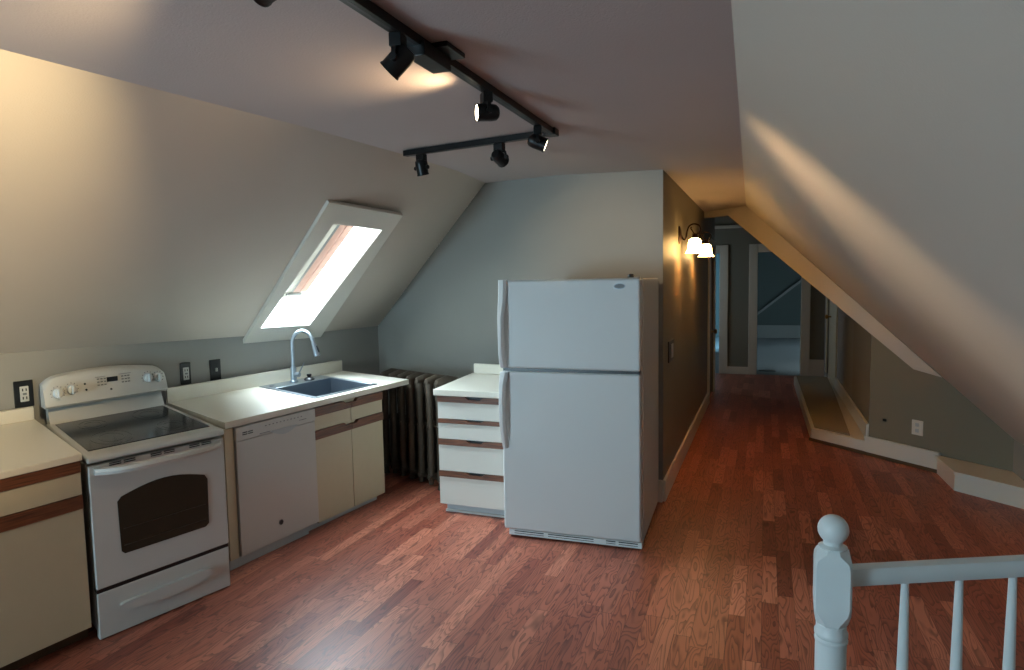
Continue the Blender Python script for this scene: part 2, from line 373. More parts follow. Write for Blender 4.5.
b = bx(-3.3, -3.2, 12.22, 19.5, 0, 2.9); struct('wall_side_room', b, M['roomwall'])
b = B(); poly(b, [(-3.3, 12.22, 2.9), (2.6, 12.22, 2.9), (2.6, 19.55, 2.9), (-3.3, 19.55, 2.9)]); struct('ceiling_far_room', b, M['roomwall'])
b = bx(-.1, .18, 12.55, 12.72, 0, .006, bev=.002); tag(obj('floor_vent', b, M['dark']), 'dark slotted register set in the pale carpet just inside the far doorway', 'floor vent')
# hall door on the left (closed) with knob
dr = struct('door_1', bx(-.80, -.735, 9.08, 10.13, 0, 2.12), M['dwood'])
b = B(); box(b, -.71, -.685, 9.06, 9.19, 0, 2.2, bev=.006); box(b, -.71, -.685, 10.1, 10.2, 0, 2.2, bev=.006); box(b, -.71, -.685, 9.19, 10.1, 2.1, 2.2, bev=.006); struct('trim_6', b, M['trim'])
b = B(); lathe(b, [(.03, 0), (.03, .01), (.012, .015), (.012, .04), (.03, .05), (.034, .07), (.026, .085), (.0, .088)], (-.735, 10.0, .9), 'x'); obj('door_knob', b, M['brass'], dr)
# door in the right hall wall
dr = struct('door_2', bx(WX+.02, WX+.06, 9.985, 11.595, .0, 2.06), M['door'])
b = B(); box(b, WX+.012, WX+.02, 10.25, 11.35, .35, .95); box(b, WX+.012, WX+.02, 10.25, 11.35, 1.15, 1.9); obj('door_panel', b, M['door'], dr)
b = B(); lathe(b, [(.0, -.09), (.028, -.085), (.034, -.07), (.03, -.05), (.012, -.04), (.012, 0), (.03, 0.005), (.03, .01)], (WX+.02, 11.2, 1.05), 'x'); obj('door_knob', b, M['brass'], dr)
b = B(); box(b, WX-.02, WX, 9.98, 10.1, .142, 2.12, bev=.006); box(b, WX-.02, WX, 11.5, 11.62, .142, 2.12, bev=.006); struct('trim_7', b, M['door'])
# raised step with carpet, in the back hall
def dl(x, o=0): return (x-.70*o, DW(x)-.71*o)                             # a point on the diagonal, o metres in front of it
b = B(); prism(b, [(.45, DW(.45)-.02), (WX, DW(WX)-.02), (WX, 11.1), (.425, 11.1)], 0, .128, 'xy|z')
st = struct('floor_step', b, M['trim'])
b = B(); prism(b, [(.485, DW(.485)+.05), (.78, DW(.78)+.05), (.86, 9.6), (WX-.03, 11.08), (.46, 11.08)], .128, .143, 'xy|z'); obj('step_carpet', b, M['carpet'], st)
# baseboards
b = bx(-.71, -.688, 4.99, 9.06, 0, .165, bev=.005); box(b, -.745, -.71, 4.965, 4.998, 0, .165); struct('baseboard_hall_left', b, M['trim'])
b = bx(WX-.025, WX, DW(WX)+.02, 9.98, .143, .29, bev=.004); struct('baseboard_hall_right', b, M['trim'])
b = B(); f = [dl(.46, .02), dl(1.38, .02), dl(1.38, -.0), dl(.46, -.0)]
prism(b, [dl(.90, .022), dl(1.40, .022), dl(1.40, 0), dl(.90, 0)], 0, .175, 'xy|z')
prism(b, [dl(.90, .032), dl(1.40, .032), dl(1.40, .01), dl(.90, .01)], .16, .18, 'xy|z'); struct('baseboard_diagonal', b, M['trim'])
b = B(); prism(b, [dl(.45, .028), dl(1.39, .028), dl(1.39, .0), dl(.45, .0)], 0, .03, 'xy|z'); struct('trim_8', b, M['dwood'])
# boxed ledge under the right slope
b = B(); prism(b, [(1.387, 5.935), (1.79, 5.555), (1.79, DW(1.79)), dl(1.385, .02)], 0, .135, 'xy|z')
lg = struct('trim_9', b, M['trim'])
b = B(); prism(b, [(1.377, 5.915), (1.79, 5.53), (1.79, DW(1.79)), dl(1.37, .025)], .135, .155, 'xy|z'); obj('ledge_top', b, M['trim'], lg)
# wall behind the camera, with the window that lets the daylight in
b = B(); box(b, -4.95, -3.92, -2.4, -2.3, 0, 2.6); box(b, -2.72, 1.9, -2.4, -2.3, 0, 2.6); box(b, -3.92, -2.72, -2.4, -2.3, 0, .5); box(b, -3.92, -2.72, -2.4, -2.3, 1.6, 2.6)
struct('wall_rear', b, M['wall'])

# ------------------------------------------------------------------ plates on the walls
def wall_plate(name, label, cat, y, z, kind, grp=None, hw=.055):
    """plate on the left knee wall"""
    fr = lambda p: V(LW(y+p.x, z+p.z, p.y))
    t = thing(name, label, cat, LW(y, z), grp)
    obj('cover_plate', bx(-hw, hw, .0, .008, -.078, .078, bev=.004), M['dark'], t, fr)
    if kind == 'outlet':
        o = obj('receptacle', bx(-.022, .022, .008, .012, -.045, .045, bev=.003), M['white'], t, fr)
        b = B()
        for zz in (-.024, .024):
            for xx in (-.009, .009): box(b, xx-.003, xx+.003, .012, .0125, zz-.008, zz+.008)
        pieces('outlet_slot', b, M['dark'], o, fr, smooth=False)
        obj('reset_buttons', bx(-.010, .010, .012, .014, -.006, .006), M['grey'], o, fr)
    else:
        obj('switch_toggle', bx(-.006, .006, .008, .022, -.012, .014, bev=.002), M['white'], t, fr)
wall_plate('wall_outlet', 'black-plated white outlet on the wall left of the stove', 'outlet', 2.575, 1.08, 'outlet', hw=.05)
wall_plate('wall_outlet', 'black-plated white outlet just right of the stove backguard', 'outlet', 3.59, 1.065, 'outlet', hw=.04)
wall_plate('light_switch', 'black-plated switch right of the outlet, above the worktop by the stove', 'light switch', 3.83, 1.062, 'switch', hw=.045)
t = thing('light_switch', 'black-framed white rocker switch on the hall wall behind the refrigerator', 'light switch', (-.71, 5.42, 1.105))
obj('cover_plate', bx(-.71, -.70, 5.27, 5.57, 1.02, 1.19, bev=.004), M['dark'], t)
obj('rocker', bx(-.70, -.692, 5.37, 5.47, 1.05, 1.16, bev=.003), M['white'], t)
t = thing('wall_outlet', 'white outlet low on the diagonal wall above the baseboard', 'outlet', (1.25, DW(1.25), .35))
fr = lambda p: V((*dl(1.25+p.x*.71, p.y), .35+p.z))
obj('cover_plate', bx(-.05, .05, 0, .008, -.065, .065, bev=.003), M['trim'], t, fr)
b = B()
for zz in (-.026, .026): box(b, -.016, .016, .008, .010, zz-.015, zz+.015, bev=.003)
pieces('receptacle', b, M['lgrey'], t, fr)
t = tag(obj('cable_jack', bx(-.012, .012, 0, .012, -.012, .012, bev=.004), M['dark'], None, lambda p: V((*dl(1.03+p.x, p.y), .36+p.z))), 'tiny dark cable hole in the diagonal wall left of the white outlet', 'cable jack')

# ------------------------------------------------------------------ stove
S = Frame((-2.957, 2.14), (-2.793, 2.808), (-3.91, 3.37), (-4.02, 2.66), .70, .64, 1.033)
sv = thing('stove', 'white freestanding electric range with black glass cooktop and arched oven window', 'stove', tuple(S(V((.35, .32, 0)))))
obj('body', bx(0, .70, .035, .63, .03, .83, bev=.006), M['white'], sv, S)
obj('cooktop_frame', bx(-.004, .704, -.012, .60, .84, .872, bev=.012, seg=3), M['white'], sv, S)
b = B(); box(b, .03, .67, .065, .54, .868, .8755, bev=.003); gt = obj('glass_cooktop', b, M['glass'], sv, S)
for (u, v, r) in ((.19, .18, .10), (.52, .18, .08), (.19, .42, .075), (.52, .42, .095)):
    b = B(); n = 32
    for rr in (r, r*.62):
        A = [b.verts.new((u+rr*math.cos(k*2*math.pi/n), v+rr*math.sin(k*2*math.pi/n), .8762)) for k in range(n)]
        Bq = [b.verts.new((u+(rr-.003)*math.cos(k*2*math.pi/n), v+(rr-.003)*math.sin(k*2*math.pi/n), .8762)) for k in range(n)]
        for k in range(n): b.faces.new((A[k], A[(k+1) % n], Bq[(k+1) % n], Bq[k]))
    pieces('burner_ring', b, M['ring'], gt, S, smooth=False)
# backguard: riser and the bulging arched control panel
b = B(); prism(b, [(.55, .868), (.62, .868), (.62, .98), (.585, .98), (.575, .93)], .01, .69, 'yz|x'); obj('backguard_riser', b, M['white'], sv, S)
def bgz(u): return 1.118+.033*(1-(2*u/.7-1)**2)+.012*(1-u/.7)
b = B(); n = 24; rows = []
for i in range(n+1):
    u = -.012+.724*i/n; e = min(1, min(i, n-i)/1.5); zt = bgz(u)-(1-e)*.03
    prof = [(.575, .965), (.545, .965), (.535, .978), (.555, zt-.035), (.57, zt-.008), (.592, zt), (.62, zt-.004), (.62, .965)]
    rows.append([b.verts.new((u, v, z)) for v, z in prof])
for A, Bq in zip(rows, rows[1:]):
    for k in range(8): b.faces.new((A[k], A[(k+1) % 8], Bq[(k+1) % 8], Bq[k]))
b.faces.new(rows[0]); b.faces.new(rows[-1][::-1]); cp = obj('control_panel', b, M['white'], sv, S)
def cpv(z): return .534+(z-.978)*.145
for u, z in ((.058, 1.048), (.132, 1.058), (.588, 1.066), (.652, 1.06)):
    v = cpv(z); b = B(); lathe(b, [(.027, 0), (.026, -.012), (.022, -.016), (0, -.016)], (u, v, z), 'y', 20)
    k = obj('knob', b, M['plastic'], cp, S)
    obj('knob_grip', bx(u-.005, u+.005, v-.034, v-.014, z-.024, z+.024, bev=.003), M['plastic'], k, S)
    b = B()
    for j in range(9):
        a = math.radians(-120+j*30); box(b, u+.037*math.sin(a)-.002, u+.037*math.sin(a)+.002, v-.0035, v+.002, z+.037*math.cos(a)-.002, z+.037*math.cos(a)+.002)
    obj('dial_marks', b, M['grey'], cp, S, smooth=False)
obj('display', bx(.335, .40, cpv(1.085)-.004, cpv(1.085)+.012, 1.072, 1.10, bev=.001), M['lcd'], cp, S)
b = B()
for u in (.285, .305, .325, .43, .45, .468): 
    for z in (1.095, 1.078, 1.060): box(b, u-.006, u+.006, cpv(z)-.002, cpv(z)+.003, z-.003, z+.003)
box(b, .27, .33, cpv(1.106)-.002, cpv(1.106)+.003, 1.106, 1.108); box(b, .41, .485, cpv(1.108)-.002, cpv(1.108)+.003, 1.108, 1.110)
pieces('touch_key', b, M['grey'], cp, S, smooth=False)
b = B()
for u, z in ((.208, 1.078), (.213, 1.044), (.355, 1.028)): lathe(b, [(.006, .004), (.006, -.0025)], (u, cpv(z), z), 'y', 12)
pieces('indicator_light', b, M['dark'], cp, S)
# oven door
b = B()
# a door slab with an arched opening: built as a bevelled slab, the glass sits proud by a hair
box(b, 0, .70, -.004, .032, .245, .828, bev=.008, seg=3); od = obj('oven_door', b, M['white'], sv, S)
pts = [(.125, .395), (.14, .38), (.565, .38), (.585, .395), (.59, .63), (.575, .655)]
for k in range(1, 10):
    a = k/10; pts.append((.575-.435*a, .655+.040*math.sin(math.pi*a)))
pts += [(.14, .655), (.12, .635)]
b = B(); prism(b, pts, -.0065, .0, 'xz|y'); gl = obj('oven_window', b, M['oven'], od, S)
b = B(); tube(b, [(.14, -.0072, .50), (.57, -.0072, .50)], .0018, 6); tube(b, [(.14, -.0072, .42), (.57, -.0072, .42)], .0018, 6); pieces('oven_rack', b, M['rack'], gl, S)
b = B(); N = 22; R0 = []
for i in range(N+1):
    u = .025+.65*i/N; t_ = abs(2*i/N-1); vv = -.058+.05*t_**4
    R0.append([b.verts.new((u, vv+a, .802+c+.004*(1-t_**2))) for a, c in ((-.008, -.014), (-.012, 0), (-.008, .014), (.010, .016), (.016, 0), (.010, -.016))])
for A, Bq in zip(R0, R0[1:]):
    for k in range(6): b.faces.new((A[k], A[(k+1) % 6], Bq[(k+1) % 6], Bq[k]))
b.faces.new(R0[0]); b.faces.new(R0[-1][::-1]); obj('oven_handle', b, M['white'], od, S)
b = B()
for u0 in (.095, .295, .50):
    for c in range(2):
        for r in range(2): box(b, u0+c*.068, u0+c*.068+.056, -.0055, 0, .812+r*.009, .817+r*.009)
pieces('door_vent', b, M['dark'], od, S, smooth=False)
b = B(); box(b, 0, .70, .0, .032, .004, .228, bev=.008, seg=3); sd = obj('storage_drawer', b, M['white'], sv, S)
b = B(); pts = [(.10, .142), (.115, .125), (.16, .105)] + [(.16+.38*k/8, .105-.012*math.sin(math.pi*k/8)) for k in range(1, 8)] + [(.54, .105), (.575, .125), (.585, .150), (.56, .158), (.12, .150)]
prism(b, pts, -.014, .002, 'xz|y'); obj('drawer_grip', b, M['white'], sd, S)
b = B()
for u in (.05, .65):
    for v in (.08, .58): lathe(b, [(.02, 0), (.02, .04)], (u, v, 0), 'z', 12)
pieces('levelling_foot', b, M['dark'], sv, S)
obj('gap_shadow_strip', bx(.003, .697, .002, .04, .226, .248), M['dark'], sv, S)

# ------------------------------------------------------------------ left cabinet and worktop
A_ = Frame((-3.115, .975), (-2.962, 2.118), (-4.045, 2.62), (-4.19, 1.50), 1.17, .64)
wt = thing('worktop', 'cream laminate worktop left of the stove', 'worktop', tuple(A_(V((.58, .32, .85)))))
obj('slab', bx(0, 1.17, -.012, .625, .895, .928, bev=.005), M['top'], wt, A_)
obj('backsplash', bx(0, 1.165, .605, .628, .928, 1.005, bev=.004), M['top'], wt, A_)
cb_ = thing('base_cabinet', 'cream base cabinet with dark wood strips left of the stove', 'cabinet', tuple(A_(V((.58, .32, 0)))))
obj('carcass', bx(.02, 1.165, 0.02, .62, .09, .894), M['cream'], cb_, A_)
obj('toe_kick', bx(.02, 1.165, .06, .60, 0, .09), M['dwood'], cb_, A_)
def cab_front(fr, u0, u1, par, rows, notch=True, t=.018, gap=.003):
    """rows: (kind, z0, z1) strips and fronts from the top down"""
    cur = None
    for kind, z0, z1 in rows:
        if kind == 'strip':
            if notch:
                c = (u0+u1)/2; w_ = .07; z_ = z1-.4*(z1-z0)
                pts = [(u0, z0), (u1, z0), (u1, z1), (c+w_, z1), (c+w_-.02, z_), (c-w_+.02, z_), (c-w_, z1), (u0, z1)]
            else: pts = [(u0, z0), (u1, z0), (u1, z1), (u0, z1)]
            b = B(); prism(b, pts, -.004, .018, 'xz|y'); s = obj('pull_strip', b, M['strip'], par, fr, smooth=False)
            strips.append(s)
        else:
            o = obj(kind, bx(u0, u1, 0, .018, z0, z1, bev=.002), M['cream'], par, fr)
strips = []
for u0, u1 in ((.0, .578), (.584, 1.162)):
    cab_front(A_, u0, u1, cb_, [('strip', .840, .893), ('drawer_front', .732, .838), ('strip', .668, .730), ('door', .09, .666)], notch=False)

# ------------------------------------------------------------------ sink run
K_ = Frame((-2.94, 2.965), (-2.74, 4.746), (-3.64, 5.085), (-3.86, 3.38), 1.80, .64)
wt = thing('worktop', 'long cream worktop with the sink, over the dishwasher', 'worktop', tuple(K_(V((.9, .32, .85)))))
# slab with the sink cut-out
b = B(); us = (0, .80, 1.46, 1.80); vs_ = (-.012, .055, .50, .632); z0, z1 = .858, .897
for zz, fl in ((z1, False), (z0, True)):
    g = [[b.verts.new((u, v, zz)) for v in vs_] for u in us]
    for i in range(3):
        for j in range(3):
            if (i, j) != (1, 1): b.faces.new((g[i][j], g[i+1][j], g[i+1][j+1], g[i][j+1]))
    if not fl: gt_ = g
    else: gb = g
def side(seq):
    for (i, j), (k, l) in zip(seq, seq[1:]): b.faces.new((gt_[i][j], gt_[k][l], gb[k][l], gb[i][j]))
side([(0, 0), (1, 0), (2, 0), (3, 0), (3, 1), (3, 2), (3, 3), (2, 3), (1, 3), (0, 3), (0, 2), (0, 1), (0, 0)]); side([(1, 1), (2, 1), (2, 2), (1, 2), (1, 1)])
obj('slab', b, M['top'], wt, K_, smooth=False)
obj('backsplash', bx(0.0, 1.795, .605, .63, .892, .995, bev=.004), M['top'], wt, K_)
# end filler and toe board
fp = tag(obj('filler_panel', bx(-.002, .063, .0, .62, .06, .852, bev=.002), M['cream'], None, K_), 'narrow cream end panel between the stove and the dishwasher', 'end panel')
# dishwasher
dw = thing('dishwasher', 'white built-in dishwasher under the worktop', 'dishwasher', tuple(K_(V((.4, .3, 0)))))
obj('tub', bx(.07, .71, .03, .60, .08, .845), M['grey'], dw, K_)
dd = obj('door', bx(.070, .722, -.012, .03, .062, .765, bev=.006), M['white'], dw, K_)
pn = obj('control_panel', bx(.070, .726, -.014, .03, .766, .850, bev=.006), M['white'], dw, K_)
b = B()
for c in range(2):
    for r in range(2): box(b, .118+c*.042, .153+c*.042, -.016, -.01, .797+r*.012, .803+r*.012)
pieces('side_vent', b, M['dark'], pn, K_, smooth=False)
b = B(); pts = [(.33, .778), (.345, .766)] + [(.345+.20*k/8, .766-.028*math.sin(math.pi*k/8)) for k in range(1, 8)] + [(.545, .766), (.56, .778)]
prism(b, pts, -.0165, -.005, 'xz|y'); obj('pocket_handle', b, M['lgrey'], pn, K_)
b = B()
for k in range(11): box(b, .29+k*.03, .302+k*.03, -.0155, -.01, .818-.0*(k % 2), .823)
box(b, .245, .33, -.0155, -.01, .777, .781); box(b, .575, .64, -.0155, -.01, .796, .800)
pieces('control_mark', b, M['grey'], pn, K_, smooth=False)
b = B(); lathe(b, [(.018, -.012), (.018, -.0145)], (.385, 0, .175), 'y', 24); bd = obj('badge', b, M['grey'], dd, K_)
b = B(); lathe(b, [(.014, -.0145), (.014, -.0155)], (.385, 0, .175), 'y', 24); obj('badge_centre', b, M['dark'], bd, K_)
b = B(); prism(b, [(-.002, .008), (.64, .008), (.64, .03), (.727, .03), (.727, .055), (-.002, .055)], 0, .058, 'xy|z'); obj('toe_panel', b, M['lgrey'], dw, K_, smooth=False)
# sink cabinet
sc = thing('base_cabinet', 'cream two-door sink cabinet with dark wood strips beside the dishwasher', 'cabinet', tuple(K_(V((1.1, .3, 0)))))
b = B()
for a in ((.728, .746, .018, .60, .055, .857), (1.444, 1.462, .018, .60, .055, .857), (.746, 1.444, .018, .60, .055, .075), (.746, 1.444, .58, .60, .055, .857), (.746, 1.444, .018, .032, .60, .857)): box(b, *a)
obj('carcass', b, M['cream'], sc, K_, smooth=False)
obj('toe_kick', bx(.728, 1.40, .030, .07, 0, .055), M['lgrey'], sc, K_)
for u0, u1 in ((.728, 1.098), (1.102, 1.462)):
    s = 1 if u0 < 1 else -1
    for z0, z1 in ((.788, .847), (.628, .688)):
        e = (u1, u1-.10, u1-.07) if s == 1 else (u0, u0+.10, u0+.07)
        if s == 1: pts = [(u0, z0), (u1, z0), (u1, z1-.022), (u1-.05, z1-.022), (u1-.075, z1), (u0, z1)]
        else: pts = [(u0, z0), (u1, z0), (u1, z1), (u0+.075, z1), (u0+.05, z1-.022), (u0, z1-.022)]
        b = B(); prism(b, pts, -.006, .018, 'xz|y'); obj('pull_strip', b, M['strip'], sc, K_, smooth=False)
    obj('false_drawer_front', bx(u0, u1, 0, .018, .690, .787, bev=.002), M['cream'], sc, K_)
    obj('door', bx(u0, u1, 0, .018, .045, .627, bev=.002), M['cream'], sc, K_)
# sink
sk = thing('kitchen_sink', 'stainless steel drop-in sink in the long worktop', 'sink', tuple(K_(V((1.2, .3, .89)))))
b = B(); o_ = (.785, 1.475, .035, .585); i_ = (.825, 1.44, .065, .45)
def ring(a, z): return [(a[0], a[2], z), (a[1], a[2], z), (a[1], a[3], z), (a[0], a[3], z)]
def loops(b, ls):
    vv = [[b.verts.new(p) for p in l] for l in ls]
    for A, Bq in zip(vv, vv[1:]):
        for k in range(4): b.faces.new((A[k], A[(k+1) % 4], Bq[(k+1) % 4], Bq[k]))
    return vv
sh = lambda a, d: (a[0]+d, a[1]-d, a[2]+d, a[3]-d)
loops(b, [ring(o_, .8975), ring(sh(o_, .006), .903), ring(sh(i_, -.006), .903), ring(i_, .898)]); obj('rim', b, M['steel'], sk, K_, smooth=False)
b = B(); L_ = loops(b, [ring(i_, .898), ring(sh(i_, .012), .80), ring(sh(i_, .03), .735), ring(sh(i_, .06), .722)]); b.faces.new(L_[-1]); obj('basin', b, M['dsteel'], sk, K_)
b = B(); lathe(b, [(.045, .722), (.045, .727), (.03, .727), (.028, .723)], (1.13, .26, 0), 'z'); obj('drain', b, M['steel'], sk, K_)
# faucet
fb = V((-3.545, 4.335, .903))
fc = thing('faucet', 'brushed steel gooseneck pull-down faucet at the back of the sink', 'faucet', tuple(fb))
b = B(); lathe(b, [(.035, 0), (.035, .012), (.024, .02), (.024, .115), (.02, .125)], fb); obj('faucet_body', b, M['steel'], fc)
dx = V((.98, .10, 0)).normalized()
b = B(); pts = [fb+V((0, 0, .10)), fb+V((0, 0, .22)), fb+V((0, 0, .31))]
for k in range(1, 13):
    a = math.pi*k/12*.94; pts.append(fb+dx*(.095-.095*math.cos(a))+V((0, 0, .31+.105*math.sin(a))))
tube(b, pts, .015, 14); obj('gooseneck', b, M['steel'], fc)
p0 = pts[-1]; d0 = (pts[-1]-pts[-2]).normalized()
b = B(); tube(b, [p0, p0+d0*.02, p0+d0*.07, p0+d0*.115, p0+d0*.12], [.016, .018, .022, .026, .024], 16); hd = obj('spray_head', b, M['steel'], fc)
side_ = V((.9, -.4, 0)).normalized()
b = B(); tube(b, [p0+d0*.035+dx*.018, p0+d0*.065+dx*.022, p0+d0*.09+dx*.025], [.006, .009, .006], 8); obj('spray_button', b, M['dark'], hd)
b = B(); tube(b, [fb+V((0, 0, .065)), fb+dx*.055+V((0, 0, .063))], .019, 14); lv = obj('valve', b, M['steel'], fc)
b = B(); tube(b, [fb+dx*.05+V((0, 0, .075)), fb+dx*.10+V((0, 0, .16))], [.006, .004], 8); obj('lever', b, M['steel'], lv)
# black stopper on the sink deck
sp = V((-3.50, 4.47, .903))
st_ = thing('sink_stopper', 'small black rubber stopper lying on the sink deck beside the faucet', 'stopper', tuple(sp))
b = B(); lathe(b, [(.04, 0), (.044, .01), (.03, .022), (.02, .024)], sp); obj('disc', b, M['dark'], st_)
b = B(); lathe(b, [(.012, .024), (.02, .04), (.018, .05)], sp); obj('grip', b, M['dark'], st_)
b = B(); q0 = K_(V((.86, .52, .903))); lathe(b, [(.02, 0), (.018, .006)], q0); tag(obj('hole_cover', b, M['steel']), 'round steel hole cover on the sink deck left of the faucet', 'hole cover')

# ------------------------------------------------------------------ radiator
RD = V((.63, -.265, 0)).normalized(); RN = V((-RD.y, RD.x, 0))           # along the row, towards the wall
r0 = V((-3.20, 5.02, 0))
rd = thing('radiator', 'dark bronze cast iron column radiator between the two worktops', 'radiator', tuple(r0+RD*.45))
NSEC = 7
for s in range(NSEC):
    c = r0+RD*(.05+s*.125); b = B()
    for k in range(3):
        v = .035+k*.085; r = .032
        pts = [c+RN*v+V((0, 0, z)) for z in (.06, .10, .5, .86, .90)]
        tube(b, pts, [.02, r, r*.86, r, .02], 12)
    for z in (.085, .875, .50):
        rr = .032 if z != .5 else .018
        tube(b, [c+RN*(-.0)+V((0, 0, z-.0)), c+RN*.02+V((0, 0, z)), c+RN*.12+V((0, 0, z+(.02 if z > .6 else 0))), c+RN*.22+V((0, 0, z)), c+RN*.24+V((0, 0, z))], [rr*.6, rr, rr*1.1, rr, rr*.6], 12)
    if s in (0, NSEC-1):
        for v in (.03, .21): tube(b, [c+RN*v+V((0, 0, .13)), c+RN*v+V((0, 0, .04)), c+RN*v+V((0, 0, .0))], [.024, .02, .03], 10)
    else:
        tube(b, [c+RN*.03+V((0, 0, .11)), c+RN*.03+V((0, 0, .02))], [.028, .02], 10)
    obj('radiator_section', b, M['iron'], rd)
b = B(); tube(b, [r0+RD*.02+RN*.12+V((0, 0, .10)), r0+RD*(.08+.125*(NSEC-1))+RN*.12+V((0, 0, .10))], .03, 12); tube(b, [r0+RD*.02+RN*.12+V((0, 0, .86)), r0+RD*(.08+.125*(NSEC-1))+RN*.12+V((0, 0, .86))], .03, 12)
pieces('connecting_nipple', b, M['iron'], rd)

# ------------------------------------------------------------------ drawer cabinet
D_ = Frame((-2.21, 4.25), (-1.62, 4.25), (-1.68, 5.04), (-2.285, 5.10), .60, .64)
dc = thing('drawer_cabinet', 'pale cream four-drawer base cabinet with wood pull strips left of the refrigerator', 'cabinet', tuple(D_(V((.3, .32, 0)))))
obj('carcass', bx(0, .60, .02, .62, .07, .872), M['dfront'], dc, D_)
obj('toe_kick', bx(.03, .60, .05, .60, .012, .07), M['lgrey'], dc, D_); obj('toe_rail', bx(.025, .60, .035, .05, 0, .014), M['white'], dc, D_)
zz = [(.826, .868, .703), (.672, .701, .556), (.512, .554, .320), (.277, .318, .072)]
for z0, z1, zb in zz:
    b = B(); c = .295; w_ = .075; z_ = z1-.45*(z1-z0)
    prism(b, [(0, z0), (.60, z0), (.60, z1), (c+w_, z1), (c+w_-.03, z_), (c-w_+.03, z_), (c-w_, z1), (0, z1)], -.006, .018, 'xz|y')
    dfz = z0-.002
    d_ = obj('drawer', bx(0, .60, 0, .018, zb, dfz, bev=.002), M['dfront'], dc, D_)
    obj('pull_strip', b, M['strip'], d_, D_, smooth=False)
    obj('finger_recess', bx(c-w_, c+w_, .016, .0195, z_-.002, z1), M['dark'], d_, D_, smooth=False)
wt = thing('worktop', 'short cream worktop on the drawer cabinet beside the refrigerator', 'worktop', tuple(D_(V((.3, .32, .873)))))
obj('slab', bx(-.025, .60, -.02, .63, .873, .918, bev=.005), M['top'], wt, D_)
obj('backsplash', bx(-.0, .60, .605, .63, .918, 1.0, bev=.004), M['top'], wt, D_)

# ------------------------------------------------------------------ refrigerator
F = Frame((-1.603, 3.98), (-.69, 4.009), (-.722, 4.92), (-1.59, 4.92), .913, .80)
fg = thing('refrigerator', 'tall white top-freezer refrigerator at the corner of the hall', 'refrigerator', tuple(F(V((.45, .4, 0)))))
obj('cabinet', bx(.012, .905, .085, .80, .03, 1.688, bev=.008), M['fridge'], fg, F)
obj('door_gasket', bx(.02, .89, .068, .086, .09, 1.68), M['lgrey'], fg, F)
fz = obj('freezer_door', bx(0, .90, 0, .068, 1.122, 1.690, bev=.016, seg=4), M['fridge'], fg, F)
fd = obj('main_door', bx(0, .90, 0, .068, .052, 1.106, bev=.016, seg=4), M['fridge'], fg, F)
obj('door_gap', bx(.01, .89, .012, .075, 1.10, 1.128), M['dark'], fg, F)
def fhandle(par, zs):
    b = B(); rows = []
    for z, v, wd in zs:
        rows.append([b.verts.new((.024+a*wd, v+c, z)) for a, c in ((-.4, .012), (-.5, 0), (-.3, -.012), (.3, -.014), (.6, -.002), (.6, .012))])
    for A, Bq in zip(rows, rows[1:]):
        for k in range(6): b.faces.new((A[k], A[(k+1) % 6], Bq[(k+1) % 6], Bq[k]))
    b.faces.new(rows[0]); b.faces.new(rows[-1][::-1]); obj('door_handle', b, M['plastic'], par, F)
fhandle(fz, [(1.693, -.012, .05), (1.66, -.014, .05), (1.56, -.022, .046), (1.45, -.05, .036), (1.35, -.05, .034), (1.22, -.045, .034), (1.14, -.02, .04), (1.128, -.012, .04)])
fhandle(fd, [(1.100, -.012, .05), (1.08, -.018, .05), (1.02, -.042, .038), (.90, -.052, .036), (.78, -.05, .036), (.70, -.034, .036), (.64, -.018, .034), (.60, -.008, .03)])
b = B(); n = 28
prism(b, [(.775+.036*math.cos(k*2*math.pi/n), 1.643+.017*math.sin(k*2*math.pi/n)) for k in range(n)], -.003, .002, 'xz|y'); bd = obj('badge', b, M['steel'], fz, F)
b = B(); prism(b, [(.775+.031*math.cos(k*2*math.pi/n), 1.643+.0135*math.sin(k*2*math.pi/n)) for k in range(n)], -.0045, -.002, 'xz|y'); bi = obj('badge_inlay', b, M['grey'], bd, F)
b = B(); lathe(b, [(.02, 1.695), (.018, 1.715), (.008, 1.718)], (.835, .04, 0), 'z', 14); th = obj('top_hinge', b, M['dark'], fg, F); obj('hinge_plate', bx(.82, .88, .06, .13, 1.689, 1.699, bev=.003), M['plastic'], fg, F)
gr = obj('base_grille', bx(.03, .905, .012, .08, .010, .048, bev=.004), M['plastic'], fg, F)
b = B()
for u0, u1 in ((.07, .27), (.30, .60), (.68, .74), (.76, .88)):
    box(b, u0, u1, .010, .014, .037, .043)
    box(b, u0, u1, .010, .014, .024, .027)
pieces('grille_slot', b, M['dark'], gr, F, smooth=False)
b = B()
for u in (.06, .85):
    for v in (.12, .72): lathe(b, [(.025, 0), (.025, .035)], (u, v, 0), 'z', 12)
pieces('roller', b, M['dark'], fg, F)

# ------------------------------------------------------------------ track lighting
tr = thing('light_track', 'black L-shaped track rail fixed to the ceiling', 'track', (-1.05, 2.2, 2.47))
b = B(); box(b, -1.069, -1.031, .7, 3.40, 2.438, 2.469, bev=.003); obj('long_rail', b, M['blk'], tr)
b = B(); box(b, -1.055, -1.045, .72, 3.36, 2.4375, 2.439); obj('rail_slot', b, M['dark'], tr)
e0, e1 = V((-1.04, 3.385, 0)), V((-2.02, 3.555, 0)); de = (e1-e0).normalized(); ne = V((-de.y, de.x, 0))
b = B(); hexa(b, [e0+ne*.019+V((0, 0, 2.438)), e1+ne*.019+V((0, 0, 2.438)), e1-ne*.019+V((0, 0, 2.438)), e0-ne*.019+V((0, 0, 2.438))],
                 [e0+ne*.019+V((0, 0, 2.469)), e1+ne*.019+V((0, 0, 2.469)), e1-ne*.019+V((0, 0, 2.469)), e0-ne*.019+V((0, 0, 2.469))]); obj('short_rail', b, M['blk'], tr)
b = B(); box(b, -1.075, -1.02, 3.34, 3.41, 2.434, 2.4695, bev=.003); obj('corner_connector', b, M['blk'], tr)
